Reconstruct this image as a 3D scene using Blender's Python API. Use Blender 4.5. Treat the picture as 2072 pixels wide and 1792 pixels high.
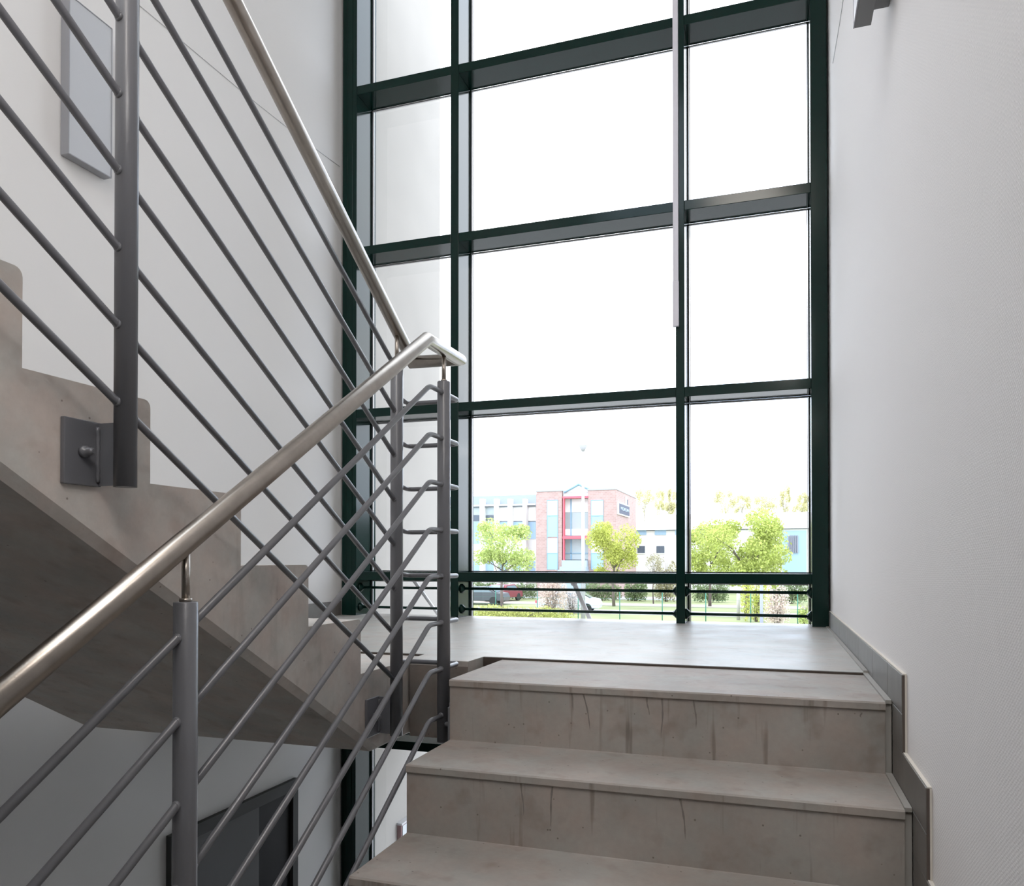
import bpy, bmesh, math, random
from mathutils import Vector, Matrix
for o in list(bpy.data.objects): bpy.data.objects.remove(o)
S = bpy.context.scene
COL = S.collection
R = math.radians
random.seed(7)
# ------------------------------------------------------------------ camera
FPX, YAW, PITCH, YH, W_, H_ = 1567.92, R(18.4088), R(0.5527), 1132.54, 2072, 1792
cd = bpy.data.cameras.new('camera'); cam = bpy.data.objects.new('camera', cd); COL.objects.link(cam)
cd.sensor_fit = 'HORIZONTAL'; cd.sensor_width = 36; cd.lens = FPX * 36 / W_
CY = YH - FPX * math.tan(PITCH)
cd.shift_y = (CY - H_ / 2) / W_; cd.clip_start = .05; cd.clip_end = 600
cam.rotation_euler = (R(90) + PITCH, 0, YAW)
S.camera = cam
# ------------------------------------------------------------------ sky, light, exposure
world = bpy.data.worlds.new('overcast_sky'); S.world = world; world.use_nodes = True
nt = world.node_tree; nt.nodes.clear()
wo = nt.nodes.new('ShaderNodeOutputWorld'); bg = nt.nodes.new('ShaderNodeBackground')
tc = nt.nodes.new('ShaderNodeTexCoord'); nz = nt.nodes.new('ShaderNodeTexNoise'); cr = nt.nodes.new('ShaderNodeValToRGB')
nz.inputs['Scale'].default_value = 2.2; nz.inputs['Detail'].default_value = 4
cr.color_ramp.elements[0].position = .35; cr.color_ramp.elements[0].color = (.66, .79, 1, 1)
cr.color_ramp.elements[1].position = .65; cr.color_ramp.elements[1].color = (.95, .97, 1, 1)
nt.links.new(tc.outputs['Generated'], nz.inputs['Vector']); nt.links.new(nz.outputs['Fac'], cr.inputs['Fac'])
nt.links.new(cr.outputs['Color'], bg.inputs['Color']); nt.links.new(bg.outputs[0], wo.inputs[0])
bg.inputs['Strength'].default_value = 4.4
S.view_settings.view_transform = 'Standard'; S.view_settings.look = 'None'
S.view_settings.exposure = 0.22; S.view_settings.gamma = 1; S.view_settings.use_curve_mapping = False
def area(loc, size, power, col, aim):
    l = bpy.data.lights.new('fill_light', 'AREA'); l.shape = 'RECTANGLE'; l.size, l.size_y = size; l.energy = power; l.color = col
    o = bpy.data.objects.new('fill_light', l); COL.objects.link(o); o.location = loc
    o.rotation_euler = (Vector(aim) - Vector(loc)).to_track_quat('-Z', 'Y').to_euler(); return o
LIGHTS = [((-.25, -1.2, 4.55), (.9, .9), 45, (1, .93, .86), (-1.6, 1.6, -.3)),
          ((.20, -.75, 2.5), (.25, .64), 12, (1, .94, .89), (-1.3, 1.3, .6)),
          ((.28, .15, 1.45), (1.5, .10), 13, (1, .96, .93), (-1.6, .9, .9))]  # tall strip added for the highlight on the left post
for a in LIGHTS: area(*a)  # unseen fill lights without fixtures, added to brighten the stairwell
S.cycles.max_bounces = 12; S.cycles.diffuse_bounces = 7; S.cycles.transparent_max_bounces = 24
# ------------------------------------------------------------------ helpers
def at(px, py, Y=None, X=None, Z=None):
    """a point of the place, read off a photo pixel at a known plane"""
    c, s = math.cos(YAW), math.sin(YAW); cp, sp = math.cos(PITCH), math.sin(PITCH)
    r = Vector((c, s, 0)); f = Vector((-s * cp, c * cp, sp)); u = Vector((s * sp, -c * sp, cp))
    d = r * ((px - 1036) / FPX) - u * ((py - CY) / FPX) + f
    if Y is not None: return d * (Y / d.y)
    if X is not None: return d * (X / d.x)
    return d * (Z / d.z)

class MB:
    def __init__(s): s.v = []; s.f = []; s.sm = []
    def add(s, vs, fs, smooth=False):
        n = len(s.v); s.v += [tuple(v) for v in vs]; s.f += [tuple(i + n for i in f) for f in fs]; s.sm += [smooth] * len(fs)
        return s
    def box(s, x0, x1, y0, y1, z0, z1):
        return s.add([(x0,y0,z0),(x1,y0,z0),(x1,y1,z0),(x0,y1,z0),(x0,y0,z1),(x1,y0,z1),(x1,y1,z1),(x0,y1,z1)],
              [(3,2,1,0),(4,5,6,7),(0,1,5,4),(1,2,6,5),(2,3,7,6),(3,0,4,7)])
    def prism(s, poly, a0, a1, ax='X'):
        n = len(poly)
        def P(a, p):
            return (a, p[0], p[1]) if ax == 'X' else ((p[0], a, p[1]) if ax == 'Y' else (p[0], p[1], a))
        vs = [P(a0, p) for p in poly] + [P(a1, p) for p in poly]
        fs = [tuple(range(n))[::-1], tuple(range(n, 2 * n))] + [(i, (i + 1) % n, n + (i + 1) % n, n + i) for i in range(n)]
        return s.add(vs, fs)
    def tube(s, pts, r, n=14, cap=True, smooth=True):
        pts = [Vector(p) for p in pts]; rs = r if isinstance(r, (list, tuple)) else [r] * len(pts)
        d = [(pts[i + 1] - pts[i]).normalized() for i in range(len(pts) - 1)]
        up = Vector((0, 0, 1)) if abs(d[0].z) < .9 else Vector((1, 0, 0))
        a = d[0].cross(up).normalized(); vs = []
        for i, p in enumerate(pts):
            d0 = d[max(i - 1, 0)]; d1 = d[min(i, len(d) - 1)]
            if i: a = (a - d0 * a.dot(d0)).normalized()
            b = d0.cross(a).normalized()
            t = (d0 + d1).normalized()
            for k in range(n):
                an = 2 * math.pi * k / n
                q = a * math.cos(an) * rs[i] + b * math.sin(an) * rs[i]
                q = q - d0 * (q.dot(t) / d0.dot(t))          # slide on to the mitre plane
                vs.append(p + q)
            if i < len(d) and d0 != d1:
                rot = d0.rotation_difference(d1); a = rot @ a
        fs = [(i * n + k, i * n + (k + 1) % n, (i + 1) * n + (k + 1) % n, (i + 1) * n + k) for i in range(len(pts) - 1) for k in range(n)]
        s.add(vs, fs, smooth)
        if cap:
            m = len(s.v) - len(vs)
            s.f.append(tuple(m + k for k in range(n))[::-1]); s.sm.append(False)
            s.f.append(tuple(m + (len(pts) - 1) * n + k for k in range(n))); s.sm.append(False)
        return s
    def leaves(s, c, rad, count, size, rng, hollow=.35, fl=1):
        c = Vector(c)
        for _ in range(count):
            while True:
                p = Vector((rng.uniform(-1, 1), rng.uniform(-1, 1), rng.uniform(-1, 1)))
                if hollow < p.length < 1: break
            p = Vector((p.x * rad[0], p.y * rad[1], p.z * rad[2])) + c
            a = Vector((rng.gauss(0, 1), rng.gauss(0, 1), rng.gauss(0, 1))).normalized()
            b = a.cross(Vector((rng.gauss(0, 1), rng.gauss(0, 1), rng.gauss(0, 1)))).normalized()
            z = size * rng.uniform(.6, 1.3)
            s.add([p - a * z, p - b * z * .55, p + a * z, p + b * z * .55], [(0, 1, 2, 3)])
        return s
    def build(s, name, mat, parent=None, bevel=0, **k):
        me = bpy.data.meshes.new(name); me.from_pydata(s.v, [], s.f); me.validate()
        if len(s.sm) == len(me.polygons):
            me.polygons.foreach_set('use_smooth', s.sm)
        bm = bmesh.new(); bm.from_mesh(me); bmesh.ops.recalc_face_normals(bm, faces=bm.faces); bm.to_mesh(me); bm.free()
        me.materials.append(mat)
        o = bpy.data.objects.new(name, me); COL.objects.link(o)
        if parent is not None: o.parent = parent
        if bevel:
            b = o.modifiers.new('bevel', 'BEVEL'); b.width = bevel; b.segments = 2; b.limit_method = 'ANGLE'; b.angle_limit = R(40)
        for a, b in k.items(): o[a] = b
        return o
def tag(o, label, cat, group=None, kind=None):
    o['label'] = label; o['category'] = cat
    if group: o['group'] = group
    if kind: o['kind'] = kind
    return o
def empty(name, loc=(0, 0, 0)):
    o = bpy.data.objects.new(name, None); COL.objects.link(o); o.location = loc; o.empty_display_size = .1
    return o
def arc_path(pts, rad, n=5):
    """round the corners of a polyline"""
    pts = [Vector(p) for p in pts]; out = [pts[0]]
    for i in range(1, len(pts) - 1):
        p = pts[i]; a = (pts[i - 1] - p); b = (pts[i + 1] - p)
        r = min(rad, a.length * .45, b.length * .45); A = p + a.normalized() * r; B = p + b.normalized() * r
        for k in range(n + 1):
            t = k / n; out.append(A * (1 - t) ** 2 + p * 2 * t * (1 - t) + B * t * t)
    return out + [pts[-1]]
# ------------------------------------------------------------------ materials
def mat(name, col, rough=.6, metal=0, spec=.5, bump=0, bscale=80, var=0, vscale=4, sss=0, aniso=None):
    m = bpy.data.materials.new(name); m.use_nodes = True; n = m.node_tree; b = n.nodes['Principled BSDF']
    b.inputs['Base Color'].default_value = (*col, 1); b.inputs['Roughness'].default_value = rough
    b.inputs['Metallic'].default_value = metal; b.inputs['Specular IOR Level'].default_value = spec
    g = n.nodes.new('ShaderNodeNewGeometry')
    if var:
        t = n.nodes.new('ShaderNodeTexNoise'); t.inputs['Scale'].default_value = vscale; t.inputs['Detail'].default_value = 5
        c = n.nodes.new('ShaderNodeValToRGB'); c.color_ramp.elements[0].position = .3; c.color_ramp.elements[1].position = .7
        c.color_ramp.elements[0].color = (*[x * (1 - var) for x in col], 1); c.color_ramp.elements[1].color = (*[min(1, x * (1 + var)) for x in col], 1)
        n.links.new(g.outputs['Position'], t.inputs['Vector']); n.links.new(t.outputs['Fac'], c.inputs['Fac']); n.links.new(c.outputs['Color'], b.inputs['Base Color'])
    if bump:
        t = n.nodes.new('ShaderNodeTexNoise'); t.inputs['Scale'].default_value = bscale; t.inputs['Detail'].default_value = 3
        u = n.nodes.new('ShaderNodeBump'); u.inputs['Strength'].default_value = bump; u.inputs['Distance'].default_value = .002
        n.links.new(g.outputs['Position'], t.inputs['Vector']); n.links.new(t.outputs['Fac'], u.inputs['Height']); n.links.new(u.outputs[0], b.inputs['Normal'])
    return m
def concrete(name, col, streaks=0, rough=.62, blotch=.16, wet=0):
    m = bpy.data.materials.new(name); m.use_nodes = True; n = m.node_tree; L = n.links; b = n.nodes['Principled BSDF']
    g = n.nodes.new('ShaderNodeNewGeometry')
    def noise(scale, detail=6, rough_=.6, sc=(1, 1, 1), off=(0, 0, 0)):
        mp = n.nodes.new('ShaderNodeMapping'); mp.inputs['Scale'].default_value = sc; mp.inputs['Location'].default_value = off
        t = n.nodes.new('ShaderNodeTexNoise'); t.inputs['Scale'].default_value = scale; t.inputs['Detail'].default_value = detail; t.inputs['Roughness'].default_value = rough_
        L.new(g.outputs['Position'], mp.inputs['Vector']); L.new(mp.outputs[0], t.inputs['Vector']); return t.outputs['Fac']
    def ramp(f, a, b_, ca, cb):
        c = n.nodes.new('ShaderNodeValToRGB'); c.color_ramp.elements[0].position = a; c.color_ramp.elements[1].position = b_
        c.color_ramp.elements[0].color = (*ca, 1); c.color_ramp.elements[1].color = (*cb, 1); L.new(f, c.inputs['Fac']); return c.outputs['Color']
    def mul(a, c, f=1):
        x = n.nodes.new('ShaderNodeMix'); x.data_type = 'RGBA'; x.blend_type = 'MULTIPLY'; x.inputs['Factor'].default_value = f if not hasattr(f, 'links') else 1
        if hasattr(f, 'links'): L.new(f, x.inputs['Factor'])
        L.new(a, x.inputs['A']); L.new(c, x.inputs['B']); return x.outputs['Result']
    lo = tuple(x * (1 - blotch) for x in col); hi = tuple(min(1, x * (1 + blotch)) for x in col)
    c = ramp(noise(3.2, 8), .3, .7, lo, hi)
    c = mul(c, ramp(noise(9, 4, off=(3, 1, 2)), .35, .65, (1, .95, .91), (.95, 1, .99)))
    c = mul(c, ramp(noise(60, 3, off=(7, 1, 2)), .3, .7, (.93, .93, .93), (1, 1, 1)))
    # darker smudges and pin holes
    c = mul(c, ramp(noise(11, 3, .5, off=(11, 4, 9)), .57, .72, (1, 1, 1), (.82, .78, .76)))
    vo = n.nodes.new('ShaderNodeTexVoronoi'); vo.inputs['Scale'].default_value = 26; L.new(g.outputs['Position'], vo.inputs['Vector'])
    c = mul(c, ramp(vo.outputs['Distance'], .045, .075, (.5, .47, .45), (1, 1, 1)))
    if streaks:
        s1 = noise(14, 3, .6, sc=(1.6, 1, .13), off=(1, 0, 4)); s2 = noise(4, 2, .5, off=(5, 5, 5))
        st = ramp(s1, .60, .69, (1, 1, 1), (.55, .51, .49))
        sp = n.nodes.new('ShaderNodeSeparateXYZ'); L.new(g.outputs['Normal'], sp.inputs[0])
        ab = n.nodes.new('ShaderNodeMath'); ab.operation = 'ABSOLUTE'; L.new(sp.outputs['Z'], ab.inputs[0])
        mr = n.nodes.new('ShaderNodeMapRange'); mr.inputs['From Min'].default_value = .5; mr.inputs['From Max'].default_value = .1; mr.inputs['To Max'].default_value = streaks; L.new(ab.outputs[0], mr.inputs['Value'])
        c = mul(c, st, mr.outputs['Result'])
    L.new(c, b.inputs['Base Color']); b.inputs['Roughness'].default_value = rough; b.inputs['Specular IOR Level'].default_value = .4
    rr = n.nodes.new('ShaderNodeMapRange'); rr.inputs['To Min'].default_value = rough - .12; rr.inputs['To Max'].default_value = rough + .15
    L.new(noise(5, 4, off=(2, 8, 1)), rr.inputs['Value']); L.new(rr.outputs['Result'], b.inputs['Roughness'])
    u = n.nodes.new('ShaderNodeBump'); u.inputs['Strength'].default_value = .25; u.inputs['Distance'].default_value = .002
    L.new(noise(45, 5), u.inputs['Height']); L.new(u.outputs[0], b.inputs['Normal'])
    return m
def wallpaper(name, col, strength=.18):
    m = bpy.data.materials.new(name); m.use_nodes = True; n = m.node_tree; L = n.links; b = n.nodes['Principled BSDF']
    b.inputs['Base Color'].default_value = (*col, 1); b.inputs['Roughness'].default_value = .75; b.inputs['Specular IOR Level'].default_value = .25
    g = n.nodes.new('ShaderNodeNewGeometry')
    outs = []
    for rot, sc in ((R(35), 300), (R(-35), 280)):
        mp = n.nodes.new('ShaderNodeMapping'); mp.inputs['Rotation'].default_value = (rot, 0, 0)
        w = n.nodes.new('ShaderNodeTexWave'); w.bands_direction = 'Z'; w.inputs['Scale'].default_value = sc / 6; w.inputs['Distortion'].default_value = 2.5; w.inputs['Detail'].default_value = 2; w.inputs['Detail Scale'].default_value = 3
        L.new(g.outputs['Position'], mp.inputs['Vector']); L.new(mp.outputs[0], w.inputs['Vector']); outs.append(w.outputs['Fac'])
    mx = n.nodes.new('ShaderNodeMath'); mx.operation = 'MULTIPLY'; L.new(outs[0], mx.inputs[0]); L.new(outs[1], mx.inputs[1])
    u = n.nodes.new('ShaderNodeBump'); u.inputs['Strength'].default_value = strength; u.inputs['Distance'].default_value = .0015
    L.new(mx.outputs[0], u.inputs['Height']); L.new(u.outputs[0], b.inputs['Normal'])
    return m
def glass(name, tint=(.97, .975, .97), refl=1.0, rough=0.0):
    m = bpy.data.materials.new(name); m.use_nodes = True; n = m.node_tree; n.nodes.clear(); L = n.links
    o = n.nodes.new('ShaderNodeOutputMaterial'); t = n.nodes.new('ShaderNodeBsdfTransparent'); gl = n.nodes.new('ShaderNodeBsdfGlossy')
    t.inputs[0].default_value = (*tint, 1); gl.inputs['Roughness'].default_value = rough; gl.inputs[0].default_value = (refl, refl, refl, 1)
    fr = n.nodes.new('ShaderNodeFresnel'); fr.inputs[0].default_value = 1.5; mx = n.nodes.new('ShaderNodeMixShader')
    ge = n.nodes.new('ShaderNodeNewGeometry'); iv = n.nodes.new('ShaderNodeMath'); iv.operation = 'SUBTRACT'; iv.inputs[0].default_value = 1; L.new(ge.outputs['Backfacing'], iv.inputs[1]); mu = n.nodes.new('ShaderNodeMath'); mu.operation = 'MULTIPLY'; L.new(fr.outputs[0], mu.inputs[0]); L.new(iv.outputs[0], mu.inputs[1])
    L.new(mu.outputs[0], mx.inputs[0]); L.new(t.outputs[0], mx.inputs[1]); L.new(gl.outputs[0], mx.inputs[2]); L.new(mx.outputs[0], o.inputs[0]); return m
def leaf(name, col, tr=.4):
    m = bpy.data.materials.new(name); m.use_nodes = True; n = m.node_tree; L = n.links; n.nodes.clear()
    o = n.nodes.new('ShaderNodeOutputMaterial'); d = n.nodes.new('ShaderNodeBsdfDiffuse'); t = n.nodes.new('ShaderNodeBsdfTranslucent'); mx = n.nodes.new('ShaderNodeMixShader')
    g = n.nodes.new('ShaderNodeNewGeometry'); c = n.nodes.new('ShaderNodeValToRGB')
    c.color_ramp.elements[0].color = (*[x * .6 for x in col], 1); c.color_ramp.elements[1].color = (*[min(1, x * 1.35) for x in col], 1)
    L.new(g.outputs['Random Per Island'], c.inputs['Fac']); L.new(c.outputs[0], d.inputs[0]); L.new(c.outputs[0], t.inputs[0])
    mx.inputs[0].default_value = tr; L.new(d.outputs[0], mx.inputs[1]); L.new(t.outputs[0], mx.inputs[2]); L.new(mx.outputs[0], o.inputs[0]); return m
def brickmat(name):
    m = bpy.data.materials.new(name); m.use_nodes = True; n = m.node_tree; L = n.links; b = n.nodes['Principled BSDF']
    g = n.nodes.new('ShaderNodeNewGeometry'); t = n.nodes.new('ShaderNodeTexBrick'); s = n.nodes.new('ShaderNodeSeparateXYZ'); c = n.nodes.new('ShaderNodeCombineXYZ'); a = n.nodes.new('ShaderNodeMath')
    L.new(g.outputs['Position'], s.inputs[0]); L.new(s.outputs['X'], a.inputs[0]); L.new(s.outputs['Y'], a.inputs[1]); L.new(a.outputs[0], c.inputs['X']); L.new(s.outputs['Z'], c.inputs['Y']); L.new(c.outputs[0], t.inputs['Vector'])
    t.inputs['Scale'].default_value = 1.6; t.inputs['Color1'].default_value = (.42, .29, .27, 1); t.inputs['Color2'].default_value = (.35, .235, .22, 1); t.inputs['Mortar'].default_value = (.45, .38, .36, 1); t.inputs['Mortar Size'].default_value = .012
    L.new(t.outputs['Color'], b.inputs['Base Color']); b.inputs['Roughness'].default_value = .85; return m
def emit(name, col, st):
    m = bpy.data.materials.new(name); m.use_nodes = True; b = m.node_tree.nodes['Principled BSDF']
    b.inputs['Base Color'].default_value = (*col, 1); b.inputs['Emission Color'].default_value = (*col, 1); b.inputs['Emission Strength'].default_value = st; return m

M = dict(
    wall=wallpaper('white_glassfibre_wallpaper', (.83, .795, .78)),
    wall2=mat('white_paint', (.70, .685, .67), .8, spec=.2),
    ceil=mat('white_ceiling_paint', (.8, .8, .8), .9),
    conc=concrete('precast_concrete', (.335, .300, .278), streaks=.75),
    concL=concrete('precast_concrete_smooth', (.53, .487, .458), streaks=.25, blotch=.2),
    screed=concrete('polished_screed', (.42, .40, .38), rough=.38, blotch=.10),
    joint=mat('dark_joint_sealant', (.06, .045, .035), .8),
    tile=mat('grey_skirting_tile', (.135, .122, .110), .45, var=.12, vscale=14),
    cove=mat('grey_sealant', (.30, .285, .26), .6),
    tileedge=mat('brown_tile_edge', (.09, .07, .06), .8),
    post=mat('grey_painted_steel', (.14, .142, .155), .30, spec=.6, bump=.08, bscale=120),
    steel=mat('brushed_stainless_steel', (.40, .36, .32), .28, metal=1, bump=.05, bscale=300, var=.08, vscale=30),
    green=mat('dark_green_powder_coat', (.004, .020, .016), .14, spec=.22),
    black=mat('black_rubber', (.008, .01, .01), .5),
    alu=mat('light_aluminium', (.62, .62, .64), .4, metal=.6),
    lampgrey=mat('grey_lamp_housing', (.20, .20, .205), .5),
    lampframe=mat('satin_aluminium', (.30, .30, .315), .4, metal=.3),
    frost=mat('frosted_pane', (.47, .48, .50), .35),
    duct=mat('lilac_grey_plastic', (.72, .70, .76), .5),
    glass=glass('window_glass'),
    ext=mat('cream_render', (.50, .47, .435), .9, bump=.2, bscale=200, var=.05, vscale=2),
    doorf=mat('dark_grey_door_frame', (.04, .04, .038), .7),
    doorl=mat('grey_door_leaf', (.10, .10, .10), .75),
    dglass=mat('dark_glass', (.006, .006, .007), .5, spec=.15),
    wire=mat('grey_thread', (.42, .43, .43), .7),
    redbox=mat('reddish_plastic', (.30, .17, .17), .5),
    whitebox=mat('white_plastic', (.75, .78, .8), .4),
)
# ------------------------------------------------------------------ dimensions
XR, XL = .31, -2.693
ZF = -.369                   # top of the flights' upper slabs
ZL = ZF + .007               # half landing screed, a little higher
ZC = 4.75                    # ceiling
ZB = -3.40                   # lower half landing
WY0, WY1, GY = 4.5, 4.70, 4.715
# ================================================================== the setting
tag(MB().box(XL - .3, XL, -2.8, 4.9, -3.75, ZC + .3).build('wall_left', M['wall2']), 'white plastered wall on the left of the stairwell', 'wall', kind='structure')
tag(MB().box(XR, XR + .3, -2.8, 4.72, -3.75, ZC + .3).build('wall_right', M['wall']), 'white textured wall rising beside the concrete steps on the right', 'wall', kind='structure')
tag(MB().box(XL - .3, XR + .3, -3.1, -2.8, -3.75, ZC + .3).build('wall_rear', M['wall2']), 'white wall behind the viewer', 'wall', kind='structure')
# ceiling with an unseen rooflight opening, added for top light
SK = (-2.3, -.7, -2.4, .9)
cl = MB(); t = .25
cl.box(XL, SK[0], -2.8, 4.72, ZC, ZC + t); cl.box(SK[1], XR, -2.8, 4.72, ZC, ZC + t)
cl.box(SK[0], SK[1], -2.8, SK[2], ZC, ZC + t); cl.box(SK[0], SK[1], SK[3], 4.72, ZC, ZC + t)
tag(cl.build('ceiling', M['ceil']), 'white ceiling with an added, unseen rooflight high above the stairs', 'ceiling', kind='structure')
tag(MB().box(SK[0], SK[1], SK[2], SK[3], ZC + .12, ZC + .13).build('added_rooflight', glass('added_rooflight_glass', (.95, .97, .97))), 'clear pane of the added, unseen rooflight in the ceiling', 'window', kind='structure')
# half landing: polished screed with notches around the mullions
MUL = [(-2.681, -2.577), (-1.907, -1.853), (-.509, -.459), (.216, .300)]
pl = [(XL, 2.728), (-1.262, 2.728), (-1.250, 2.576), (-1.022, 2.576), (-1.022, 2.60), (-1.018, 2.728), (XR, 2.728), (XR, WY0)]
for a, b in MUL[::-1]:
    pl += [(b, WY0), (b, GY - .035), (b, WY0), (a, WY0)] if False else [(b, WY0), (a, WY0)]
pl += [(XL, WY0)]
tag(MB().box(-1.249, -1.023, 2.571, 2.5765, ZF - .272, ZF - .012).build('trim_2', concrete('dark_slab_edge', (.20, .172, .155))), 'dark concrete edge of the landing slab between the two flights', 'slab edge', kind='structure')  # thin strip on the slab edge, darker than the landing itself
lf = MB().prism(pl, ZF - .272, ZL, 'Z')
for (a0, a1), (b0, b1) in zip(MUL[:-1], MUL[1:]):
    lf.box(a1 + .001, b0 - .001, WY0, GY - .03, ZF - .272, ZL)
tag(lf.build('floor', M['screed']), 'pale grey polished concrete landing in front of the big window', 'floor', kind='structure')
jt = MB().box(-1.016, .282 , 2.715, 2.7275, ZF - .05, ZL - .0008).box(-2.49, -1.262, 2.715, 2.7275, ZF - .05, ZL - .0008)
tag(jt.build('trim_1', M['joint']), 'dark sealant joint across the landing behind the top step', 'joint', kind='structure')
# lower landing and rear floors
tag(MB().box(XL, XR, 2.6, WY0, ZB - .25, ZB).build('floor', M['screed']), 'lower landing by the door at the foot of the stairwell', 'floor', kind='structure')
tag(MB().box(XL, XR, -2.8, .110, -1.863 - .26, -1.863).build('floor', M['screed']), 'concrete floor below the viewer at the foot of the steps', 'floor', kind='structure')
tag(MB().box(XL, XR, -2.8, -.18, 1.230 - .25, 1.230).build('floor', M['screed']), 'upper storey floor slab where the left flight ends', 'floor', kind='structure')
tag(MB().box(XL, XR, -2.8, 2.6, -3.7, -3.5).build('floor', M['screed']), 'bottom floor of the stairwell', 'floor', kind='structure')

# ------------------------------------------------------------------ glazed wall
win = empty('window_1', (0, WY0, ZF)); win['kind'] = 'structure'
tag(win, 'tall dark green aluminium window wall over the landing', 'window', kind='structure')
def wp(mb, name, m, **k):
    mb.v = [(x, y - WY0, z - ZF) for x, y, z in mb.v]
    return mb.build(name, m, win, **k)
TZ = [4.197, 3.127, 2.0586, .989, -.0765, -1.162, -2.214, -3.30]
for i, (a, b) in enumerate(MUL):
    mb = MB().box(a, b, WY0, WY1, -3.5, ZC)
    if i == 0: mb.box(a + .035, b - .028, WY0 - .004, WY0, -3.4, ZC)
    wp(mb, 'mullion', M['green'], bevel=.003)
for (a0, a1), (b0, b1) in zip(MUL[:-1], MUL[1:]):
    for j, z in enumerate(TZ):
        wp(MB().box(a1, b0, WY0 + .004, WY1, z - .056, z), 'transom', M['green'], bevel=.002)
        if z != TZ[-1]:
            # light bead along the glass under each transom
            wp(MB().box(a1 + .01, b0 - .01, WY1 - .004, WY1 + .006, z - .068, z - .060), 'glazing_bead', M['alu'])
    zz = [ZC] + TZ + [-3.5]
    for j in range(len(zz) - 1):
        t1 = zz[j] - (0 if j == 0 else .056); t0 = zz[j + 1]
        if t1 - t0 < .2: continue
        wp(MB().box(a1 - .004, b0 + .004, GY, GY + .008, t0 - .004, t1 + .004), 'pane', M['glass'])
        g = MB()
        g.box(a1, a1 + .006, WY1, GY, t0, t1).box(b0 - .006, b0, WY1, GY, t0, t1).box(a1, b0, WY1, GY, t0, t0 + .006).box(a1, b0, WY1, GY, t1 - .006, t1)
        wp(g, 'gasket', M['black'])
        g = MB().box(a1 + .008, a1 + .014, GY - .010, GY - .002, t0, t1).box(b0 - .012, b0 - .008, GY - .010, GY - .002, t0, t1)
        wp(g, 'glazing_bead', M['alu'])
# outer face caps
for a, b in MUL: wp(MB().box(a - .0, b + .0, GY + .012, GY + .05, -3.5, ZC), 'outer_cap', M['green'])

# guard rods across the bottom of each bay
bays = ['left bay behind the stair railing', 'wide middle bay', 'right bay beside the white wall']
for bi, ((a0, a1), (b0, b1)) in enumerate(zip(MUL[:-1], MUL[1:])):
    for zi, z in enumerate((-.181, -.310)):
        e = empty('guard_rod', ((a1 + b0) / 2, 4.56, z))
        tag(e, '%s dark green guard rod across the %s of the window' % (('upper', 'lower')[zi], bays[bi]), 'guard rod', 'guard rods low in the window bays')
        hw = (b0 - a1) / 2
        MB().tube([(-hw + .004, 0, 0), (hw - .004, 0, 0)], .0085, 12).build('rod', M['green'], e)
        for s in (-1, 1):
            x = s * (hw - .0005)
            MB().tube([(x, 0, 0), (x - s * .006, 0, 0), (x - s * .012, 0, 0), (x - s * .024, 0, 0)], [.030, .030, .022, .013], 20).build('flange', M['green'], e)

# plastic cable duct on the middle mullion
du = empty('cable_duct', (-.509, 4.49, 1.333))
tag(du, 'pale grey plastic cable duct running down the middle mullion', 'cable duct')
MB().box(-.012, .018, -.012, .009, .26, 3.4).build('duct', M['duct'], du, bevel=.002)
MB().box(-.014, .020, -.014, .009, 0, .26).build('end_sleeve', M['duct'], du, bevel=.002)

# ================================================================== stair flights
def chamfer_slab(poly, x0, x1, edge_idx=None): return MB().prism(poly, x0, x1)
# --- right flight (going down to the viewer)
XS, XE = -.941, .283
fr = empty('stair_flight', (XS, 2.217, ZF))
tag(fr, 'concrete stair flight in the foreground with stained risers leading up to the landing', 'stairs')
def off(mb, o): mb.v = [(x - o.location.x, y - o.location.y, z - o.location.z) for x, y, z in mb.v]; return mb
T, Q = .30, .187
for k in range(8):
    y, z = 2.217 - k * T, ZF - k * Q
    lip = [(y + .002, z - .024), (y - .004, z - .020), (y - .004, z - .004), (y, z)]
    yb = y + T if k else 2.714
    poly = [(y + .002, z - Q)] + lip + [(y + T, z)]
    off(MB().prism(poly, XS, XE), fr).build('step', M['conc'], fr)
y8 = 2.217 - 7 * T; z8 = ZF - 8 * Q
vt = .215
st = mat('dark_drip_stain', (.185, .16, .145), .7)
for yy, marks in ((2.2175, [(490, 312, 502, 385), (533, 312, 560, 455), (757, 332, 763, 400), (810, 337, 808, 480), (922, 347, 928, 450), (1503, 392, 1505, 410)]), (1.9175, [(318, 617, 325, 750), (430, 627, 418, 790), (872, 672, 892, 835)])):
    for x0, y0, x1, y1 in marks:
        a = at(870 + x0 * .58, 1214 + y0 * .58, Y=yy); b = at(870 + x1 * .58, 1214 + y1 * .58, Y=yy); n = 10; ms = MB()
        L = []; Rr = []
        for i in range(n + 1):
            t = i / n; p = a.lerp(b, t); w = .0022 * (1 - t ** 3 * .85) * (1 + .35 * math.sin(i * 1.9 + x0)); d = .002 * math.sin(t * 5 + x0)
            L.append((p.x - w + d, p.z)); Rr.append((p.x + w + d, p.z))
        for i in range(n):
            ms.prism([L[i], Rr[i], Rr[i + 1], L[i + 1]], yy + .0008, yy + .0035, 'Y')
        off(ms, fr).build('stain', st, [c for c in bpy.data.objects if c.parent == fr][0 if yy > 2 else 1])
waist = [(2.217 + T, ZF), (2.714, ZF), (2.714, ZF - .272), (2.36, ZF - .272)]
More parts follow.
